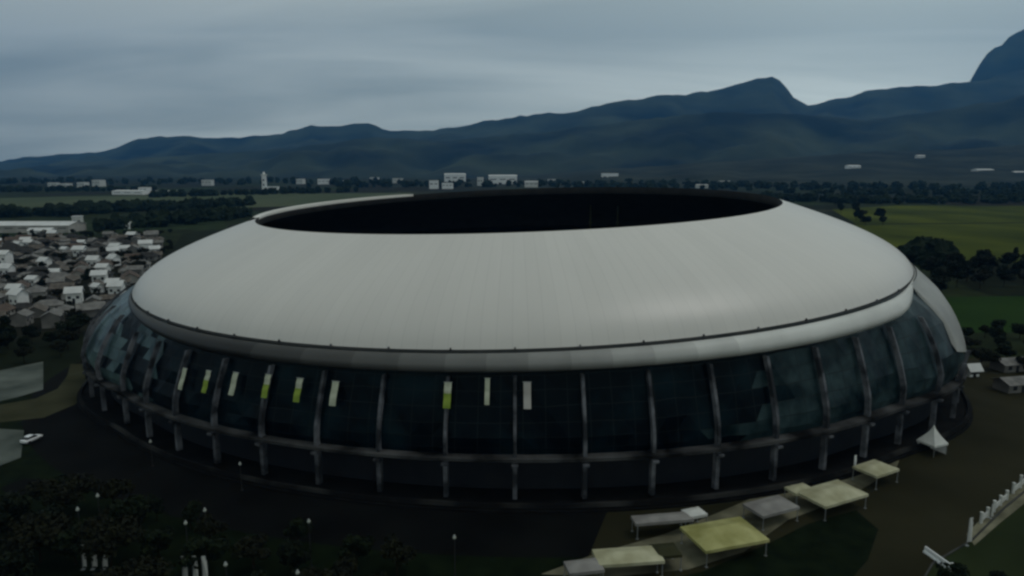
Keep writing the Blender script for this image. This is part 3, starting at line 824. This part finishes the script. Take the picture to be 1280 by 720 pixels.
# the white tower
q = P(331, 238); dist = q.y
t = thing('white_tower', 'slim white tower rising from the plain at the left', 'tower', (q.x, q.y, 0))
hT = 23*dist/FPX
mb = MB(); mb.box((0, 0, hT*.4), (hT*.24, hT*.24, hT*.8), .2, taper=.85); mb.build('shaft', M['white'], t)
mb = MB(); mb.box((0, 0, hT*.825), (hT*.28, hT*.28, hT*.05), .2); mb.build('balcony', M['offwhite'], t)
mb = MB(); mb.box((0, 0, hT*.92), (hT*.13, hT*.13, hT*.14), .2, taper=.4); mb.build('top', M['white'], t)
for s_ in (.3, .55): 
    mb = MB(); mb.box((0, -hT*.122, hT*s_), (hT*.07, hT*.02, hT*.1)); mb.build('window', M['window'], t)
# buildings on the foothill
for px, py, Y, w, lab in ((1066, 209, 2650, 16, 'white villa high on the dark foothill right of the opening'), (1228, 214, 2450, 22, 'long pale building on the foothill near the right edge'), (1272, 217, 2400, 14, 'small pale building on the foothill at the right edge'), (1150, 196, 3000, 10, 'faint pale hut highest on the foothill')):
    p = at_depth(px, py, Y); L = w*Y/FPX
    t = shed('hill_building', lab, 'building', (p.x, p.y), L, L*.5, 11, .1, 3, 'white' if 'white' in lab else 'offwhite', 'roof_pale', 3); t.location.z = p.z - 6
# low houses at the right edge
for px, py, w, rm, lab in ((1262, 462, 40, 'roof_grey', 'low grey roofed house at the right edge beside the green field'), (1268, 487, 44, 'roof_grey', 'low grey roofed house at the right edge, nearer the plaza'), (1215, 470, 14, 'roof_pale', 'small pale kiosk touching the right end of the glass shell')):
    q = P(px, py); t = thing('low_house', lab, 'house', (q.x, q.y, 0), .2); L = w*q.y/FPX
    house_meshes(L, L*.55, 2.6, 1.0, 'wall_grey' if rm == 'roof_grey' else 'white', rm, t, False)

# ------------------------------------------------------------------ canopies on the plaza
def canopy(label, c, L, W, H, rise, rz, m, name='canopy_tent', open_sides=True, group='canopies on the plaza'):
    L *= 1.24; W *= 1.28
    t = thing(name, label, 'tent', (c.x, c.y, .03), rz, group)
    mb = MB(); nx, ny = 10, 8; R = []
    for i in range(ny + 1):
        row = []
        for j in range(nx + 1):
            u = j/nx*2 - 1; v = i/ny*2 - 1
            e = max(abs(u)*1.0, abs(v)); ridge = 1 - max(abs(v), max(0, (abs(u) - .45)/.55))
            sag = -.12*rise*math.sin(PI*ridge) + .05*noise.noise(Vector((u*3, v*3, c.x)))
            row.append((u*L/2, v*W/2, H + rise*ridge + sag))
        R.append(row)
    mb.quadstrip(R)
    # valance round the edge and an underside a finger below
    ed = [R[0][j] for j in range(nx + 1)] + [R[i][nx] for i in range(1, ny + 1)] + [R[ny][j] for j in range(nx - 1, -1, -1)] + [R[i][0] for i in range(ny - 1, 0, -1)]
    mb.quadstrip([ed, [(a*1.004, b*1.004, z - .45) for a, b, z in ed]], True, flip=True)
    mb.quadstrip([[(a*.995, b*.995, z - .06) for a, b, z in r] for r in R], flip=True)
    mb.build('canvas', M[m], t, True)
    for sx in (-1, 1):
        for sy in (-1, 1):
            mb = MB(); mb.tube([(sx*L*.47, sy*W*.47, 0), (sx*L*.47, sy*W*.47, H - .1)], .07, 6); mb.box((sx*L*.47, sy*W*.47, .04), (.35, .35, .08)); mb.build('leg', M['steel'], t)
    return t
canopy('large pale yellow canvas canopy on the plaza, the biggest and brightest', at(905, 664, 3), 8.6, 5.6, 2.7, 1.2, .30, 'cream')
canopy('pale yellow canopy with sagging roof right of the grey canopy', at(1040, 613, 3), 8.2, 4.8, 2.6, .9, .45, 'cream_grey')
canopy('small cream canopy farthest right on the plaza', at(1095, 582, 3), 5.2, 3.8, 2.6, .8, .5, 'cream_grey')
canopy('dull grey canopy between the two yellow canopies', at(964, 628, 3), 6.2, 3.6, 2.5, .7, .42, 'grey_canvas')
canopy('long cream canopy at the lower middle edge of the plaza', at(785, 690, 3), 7.6, 3.2, 2.5, .7, .12, 'cream_grey')
canopy('dull brown cream canopy joined to the right of the long cream one', at(832, 683, 3), 3.0, 2.6, 2.5, .6, .15, 'path')
canopy('small grey white canopy at the lower middle, leftmost of the canopies', at(730, 702, 3), 4.0, 2.4, 2.4, .7, .2, 'grey_canvas')
canopy('thin grey awning close to the facade above the large yellow canopy', at(828, 644, 3), 7.6, 2.0, 2.6, .35, .16, 'grey_canvas')
canopy('small bright white canopy above the left corner of the large yellow one', at(868, 637, 3), 2.6, 2.0, 2.6, .5, .35, 'offwhite')
canopy('small cream canopy touching the upper end of the grey canopy', at(1000, 607, 3), 3.4, 2.2, 2.5, .5, .4, 'cream_grey')
# white pyramid marquee
q = P(1164, 566)
t = thing('pyramid_marquee', 'pointed white marquee standing alone at the right foot of the facade', 'tent', (q.x, q.y, .02), .4)
mb = MB(); R = []
for i in range(7):
    f_ = i/6; s_ = 1.9*(1 - f_)**1.4 + .05
    R.append([(sx*s_, sy*s_, 2.4 + 3.4*f_) for sx, sy in ((-1, -1), (1, -1), (1, 1), (-1, 1))])
mb.quadstrip([[(x, y, 2.0) for x, y, z in R[0]]] + R, True); mb.poly(R[-1]); mb.build('canvas', M['offwhite'], t)
for sx in (-1, 1):
    for sy in (-1, 1):
        mb = MB(); mb.tube([(sx*1.8, sy*1.8, 0), (sx*1.8, sy*1.8, 2.3)], .06, 6); mb.build('leg', M['steel'], t)
mb = MB(); mb.poly([(-1.8, 1.8, .1), (1.8, 1.8, .1), (1.8, 1.8, 2.3), (-1.8, 1.8, 2.3)]); mb.poly([(1.8, -1.8, .1), (1.8, 1.8, .1), (1.8, 1.8, 2.3), (1.8, -1.8, 2.3)]); mb.build('side_wall', M['white'], t)

# upright banner flags
def flag(label, px, py, h, w, m='white', group=None, rz=0):
    q = P(px, py)
    t = thing('banner_flag', label, 'flag', (q.x, q.y, 0), rz, group)
    mb = MB(); mb.tube([(0, 0, 0), (0, 0, h*.96), (.12, 0, h)], [.05, .04, .03], 6); mb.box((0, 0, .05), (.5, .5, .1)); mb.build('pole', M['steel'], t)
    mb = MB(); R = []
    for i in range(9):
        z = h*(.12 + .86*i/8); wv = w*(.96 if i < 7 else .8)
        R.append([(.05 + wv*j/4, .07*math.sin(j*1.4 + i*.5) , z) for j in range(5)])
    mb.quadstrip(R); mb.quadstrip([[(x, y + .02, z) for x, y, z in r] for r in R], flip=True); mb.build('cloth', M[m], t)
lab3 = ['first from the left', 'middle', 'last on the right']
for i, px in enumerate((104, 116, 129)):
    flag(f'pale upright flag in the left trio, {lab3[i]}', px, 712, 3.9, .66 if i else .5, 'offwhite', 'left trio of flags', .1)
for i, px in enumerate((229, 242, 254)):
    flag(f'pale upright flag in the right trio, {lab3[i]}', px, 727, 3.9, .66, 'offwhite', 'right trio of flags', .1)
flag('tall white flag on the right edge of the plaza', 1208, 682, 4.6, .9, 'offwhite', None, .3)
flag('short white flag on the plaza edge above the tall one', 1238, 648, 2.6, .5, 'offwhite', None, .3)
flag('white flag with a thin pole beside the small cream canopy', 1066, 594, 4.0, .6, 'white', None, .3)
# concrete barrier lying at the bottom right
a, b = P(1156, 690), P(1188, 713); d = b - a
t = thing('barrier', 'pale slanted road barrier at the bottom right of the plaza', 'barrier', ((a + b)/2).to_tuple(), math.atan2(d.y, d.x))
mb = MB(); L = d.length
mb.quadstrip([[(x, y, z) for y, z in ((-.35, 0), (-.35, .2), (-.14, .4), (-.1, .95), (.1, .95), (.14, .4), (.35, .2), (.35, 0))] for x in (-L/2, L/2)])
for x in (-L/2, L/2): mb.poly([(x, y, z) for y, z in ((-.35, 0), (-.35, .2), (-.14, .4), (-.1, .95), (.1, .95), (.14, .4), (.35, .2), (.35, 0))])
mb.build('block', M['white'], t)
mb = MB(); mb.box((L/2 + .12, 0, .6), (.3, .5, 1.2)); mb.build('end_post', M['white'], t)

# globe lamps among the trees
GL = [(122, 620, 'white globe lamp at the left of the grove'), (97, 637, 'dim globe lamp lower left of the brightest one in the grove'), (232, 654, 'globe lamp in the middle of the grove, lower of two'), (256, 638, 'globe lamp in the middle of the grove, upper of two'),
      (282, 706, 'globe lamp beside the right trio of flags'), (188, 552, 'globe lamp near the foot of the left facade'), (372, 716, 'globe lamp at the bottom edge, right of the flags'), (386, 652, 'globe lamp at the right side of the grove'), (568, 672, 'globe lamp in front of the middle columns'), (300, 580, 'globe lamp between grove and columns')]
for px, py, lab in GL:
    z = 7.2 if py > 600 else 5.0
    q = at(px, py, z)
    t = thing('globe_lamp', lab, 'lamp', (q.x, q.y, 0), 0, 'globe lamps of the park')
    mb = MB(); mb.tube([(0, 0, 0), (0, 0, .8), (0, 0, z - .3)], [.12, .08, .06], 8); mb.box((0, 0, .08), (.4, .4, .16)); mb.build('pole', M['rubber'], t)
    mb = MB(); mb.sphere((0, 0, z), .25, 12, 8); mb.build('globe', M['globe'], t, True)
    mb = MB(); mb.tube([(0, 0, z + .33), (0, 0, z + .45)], [.16, .05], 8); mb.build('cap', M['steel'], t)

# ------------------------------------------------------------------ cars
def car(label, q, rz, paint, group=None):
    t = thing('parked_car', label, 'car', (q.x, q.y, .03), rz, group)
    mb = MB()
    st = [(-2.1, .55, .95, .70), (-1.95, .35, 1.0, .82), (-1.2, .30, 1.02, .86), (0, .28, 1.0, .87), (1.1, .30, .95, .86), (1.8, .34, .86, .80), (2.1, .45, .72, .66)]
    R = []
    for x, z0, z1, w in st:
        R.append([(x, -w*.92, z0), (x, -w, (z0+z1)/2), (x, -w*.94, z1), (x, 0, z1 + .03), (x, w*.94, z1), (x, w, (z0+z1)/2), (x, w*.92, z0), (x, 0, z0)])
    mb.quadstrip(R, True, flip=True); mb.poly(R[0]); mb.poly(R[-1][::-1])
    rf = [(-1.75, .62, .98), (-1.25, .62, 1.44), (.15, .62, 1.48), (.95, .66, .97)]
    top = [[(-1.2, -.6, 1.43), (-1.2, .6, 1.43)], [(-.5, -.62, 1.5), (-.5, .62, 1.5)], [(.2, -.58, 1.46), (.2, .58, 1.46)]]
    mb.quadstrip(top); mb.quadstrip([[(a, b, c - .05) for a, b, c in r] for r in top], flip=True)
    mb.build('body', M[paint], t, True)
    mb = MB(); base = [(-1.85, -.78, .97), (1.0, -.8, .95), (1.0, .8, .95), (-1.85, .8, .97)]; tp = [(-1.2, -.6, 1.42), (.2, -.58, 1.45), (.2, .58, 1.45), (-1.2, .6, 1.42)]
    mb.quadstrip([base, tp], True); mb.build('windows', M['car_glass'], t)
    for x in (-1.3, 1.3):
        for s_ in (-1, 1):
            mb = MB(); mb.tube([(x, s_*.68, .32), (x, s_*.89, .32)], .32, 14); mb.build('wheel', M['rubber'], t)
    for s_ in (-1, 1):
        mb = MB(); mb.box((2.06, s_*.5, .66), (.1, .3, .14)); mb.build('headlight', M['lamp_clear'], t)
    return t
car('white car parked at the left edge beside the pale side road', P(40, 552), 1.35, 'car_white')
t = thing('roadside_railing', 'pale broken railing of posts and panels along the right edge of the plaza', 'railing', at(1255, 630))
o0 = t.location.copy(); rr_ = random.Random(4); prev = None
for i, q in enumerate([(1226, 654), (1234, 647), (1242, 640), (1250, 632), (1258, 625), (1266, 617), (1275, 610), (1284, 602), (1294, 595), (1306, 588)]):
    p = at(*q) - o0; h = 1.9 + rr_.uniform(-.3, .5)
    mb = MB(); mb.box((p.x, p.y, h/2), (.34, .34, h)); mb.box((p.x, p.y, h + .06), (.44, .44, .12)); mb.build('post', M['offwhite'], t)
    if prev is not None and i not in (2, 5):
        c_ = (p + prev)/2; d_ = p - prev
        mb = MB(); mb.box((c_.x, c_.y, .75), (d_.length - .36, .12, .9), math.atan2(d_.y, d_.x)); mb.build('panel', M['offwhite'], t)
    prev = p
# ------------------------------------------------------------------ light, sky, haze, camera
SUN = Vector((.42, -.06, .90)).normalized()
el = math.asin(SUN.z); azi = math.atan2(SUN.x, SUN.y)
sd = bpy.data.lights.new('sun', 'SUN'); sd.energy = .5; sd.angle = math.radians(20); sd.color = (1, .965, .92)
so = bpy.data.objects.new('sun', sd); COL.objects.link(so); so.rotation_euler = (-SUN).to_track_quat('-Z', 'Y').to_euler()

W = bpy.data.worlds.new('World'); S.world = W; W.use_nodes = True
nt = W.node_tree; bg = nt.nodes['Background']; bg.inputs['Strength'].default_value = .1
sky = nt.nodes.new('ShaderNodeTexSky'); sky.sky_type = 'NISHITA'; sky.sun_disc = False
sky.sun_elevation = el; sky.sun_rotation = azi; sky.altitude = 600; sky.air_density = 1.2; sky.dust_density = 2
tc = nt.nodes.new('ShaderNodeTexCoord')
sep = nt.nodes.new('ShaderNodeSeparateXYZ'); nt.links.new(tc.outputs['Generated'], sep.inputs[0])
def M_(op, a, b=None, c=None):
    n = nt.nodes.new('ShaderNodeMath'); n.operation = op
    for i, v in enumerate((a, b, c)):
        if v is None: continue
        if isinstance(v, (int, float)): n.inputs[i].default_value = v
        else: nt.links.new(v, n.inputs[i])
    return n.outputs[0]
zz = M_('ADD', M_('MAXIMUM', sep.outputs['Z'], 0.0), .14)
cmb = nt.nodes.new('ShaderNodeCombineXYZ')
nt.links.new(M_('DIVIDE', sep.outputs['X'], zz), cmb.inputs[0]); nt.links.new(M_('DIVIDE', sep.outputs['Y'], zz), cmb.inputs[1])
mp = nt.nodes.new('ShaderNodeMapping'); mp.inputs['Scale'].default_value = (.36, 1.0, 1); mp.inputs['Rotation'].default_value = (0, 0, .15); mp.inputs['Location'].default_value = (2.3, .7, 0)
nt.links.new(cmb.outputs[0], mp.inputs[0])
n1 = nt.nodes.new('ShaderNodeTexNoise'); n1.inputs['Scale'].default_value = 1.0; n1.inputs['Detail'].default_value = 9; n1.inputs['Roughness'].default_value = .48; n1.inputs['Distortion'].default_value = .6
nt.links.new(mp.outputs[0], n1.inputs['Vector'])
ramp = nt.nodes.new('ShaderNodeValToRGB'); e = ramp.color_ramp.elements
e[0].position = .36; e[0].color = (3.2, 3.75, 3.55, 1); e[1].position = .66; e[1].color = (5.2, 5.8, 5.4, 1)
nt.links.new(n1.outputs['Fac'], ramp.inputs[0])
# brighter where the cloud is thin, over the right hand mountains
dot = nt.nodes.new('ShaderNodeVectorMath'); dot.operation = 'DOT_PRODUCT'; dot.inputs[1].default_value = Vector((.62, .76, .18)).normalized()
nt.links.new(tc.outputs['Generated'], dot.inputs[0])
gl = M_('MULTIPLY_ADD', M_('POWER', M_('MAXIMUM', dot.outputs['Value'], 0.0), 3.0), .62, .88)
# a pale cloud bank low over the right hand ridge
bank = (at_depth(1085, 84, 1000.0) - Vector((0, 0, CAM_H))).normalized()
d2 = nt.nodes.new('ShaderNodeVectorMath'); d2.operation = 'DOT_PRODUCT'; d2.inputs[1].default_value = bank
nt.links.new(tc.outputs['Generated'], d2.inputs[0])
gl = M_('ADD', gl, M_('MULTIPLY', M_('POWER', M_('MAXIMUM', d2.outputs['Value'], 0.0), 70.0), M_('MULTIPLY', n1.outputs['Fac'], .55)))
sc = nt.nodes.new('ShaderNodeVectorMath'); sc.operation = 'SCALE'; nt.links.new(ramp.outputs[0], sc.inputs[0]); nt.links.new(gl, sc.inputs['Scale'])
mix = nt.nodes.new('ShaderNodeMix'); mix.data_type = 'RGBA'; mix.inputs[0].default_value = .96
nt.links.new(sky.outputs[0], mix.inputs[6]); nt.links.new(sc.outputs[0], mix.inputs[7]); nt.links.new(mix.outputs[2], bg.inputs['Color'])

mb = MB(); mb.box((0, 6300, 1299), (29000, 15400, 2600)); hz = mb.build('haze', None); hz.data.materials.clear()
hm = bpy.data.materials.new('haze'); hm.use_nodes = True; hn = hm.node_tree; hn.nodes.clear()
out = hn.nodes.new('ShaderNodeOutputMaterial'); pv = hn.nodes.new('ShaderNodeVolumePrincipled')
pv.inputs['Color'].default_value = (.12, .44, 1.0, 1); pv.inputs['Density'].default_value = 4.7e-5; pv.inputs['Anisotropy'].default_value = .0
hn.links.new(pv.outputs[0], out.inputs['Volume']); hz.data.materials.append(hm); tag(hz, 'thin blue haze over the plain', 'haze', None, 'stuff')

cd = bpy.data.cameras.new('camera'); cd.sensor_width = 36; cd.lens = FPX/1280*36; cd.clip_end = 60000; cd.clip_start = .5
co = bpy.data.objects.new('camera', cd); COL.objects.link(co); co.location = (0, 0, CAM_H); co.rotation_euler = (PI/2 - PIT, 0, 0)
S.camera = co
S.view_settings.view_transform = 'Standard'; S.view_settings.look = 'None'; S.view_settings.exposure = 0.06; S.view_settings.gamma = 1
S.render.engine = 'CYCLES'
S.cycles.use_denoising = True
S.cycles.pixel_filter_type = 'BLACKMAN_HARRIS'; S.cycles.filter_width = 2.6
S.cycles.max_bounces = 5; S.cycles.volume_bounces = 0
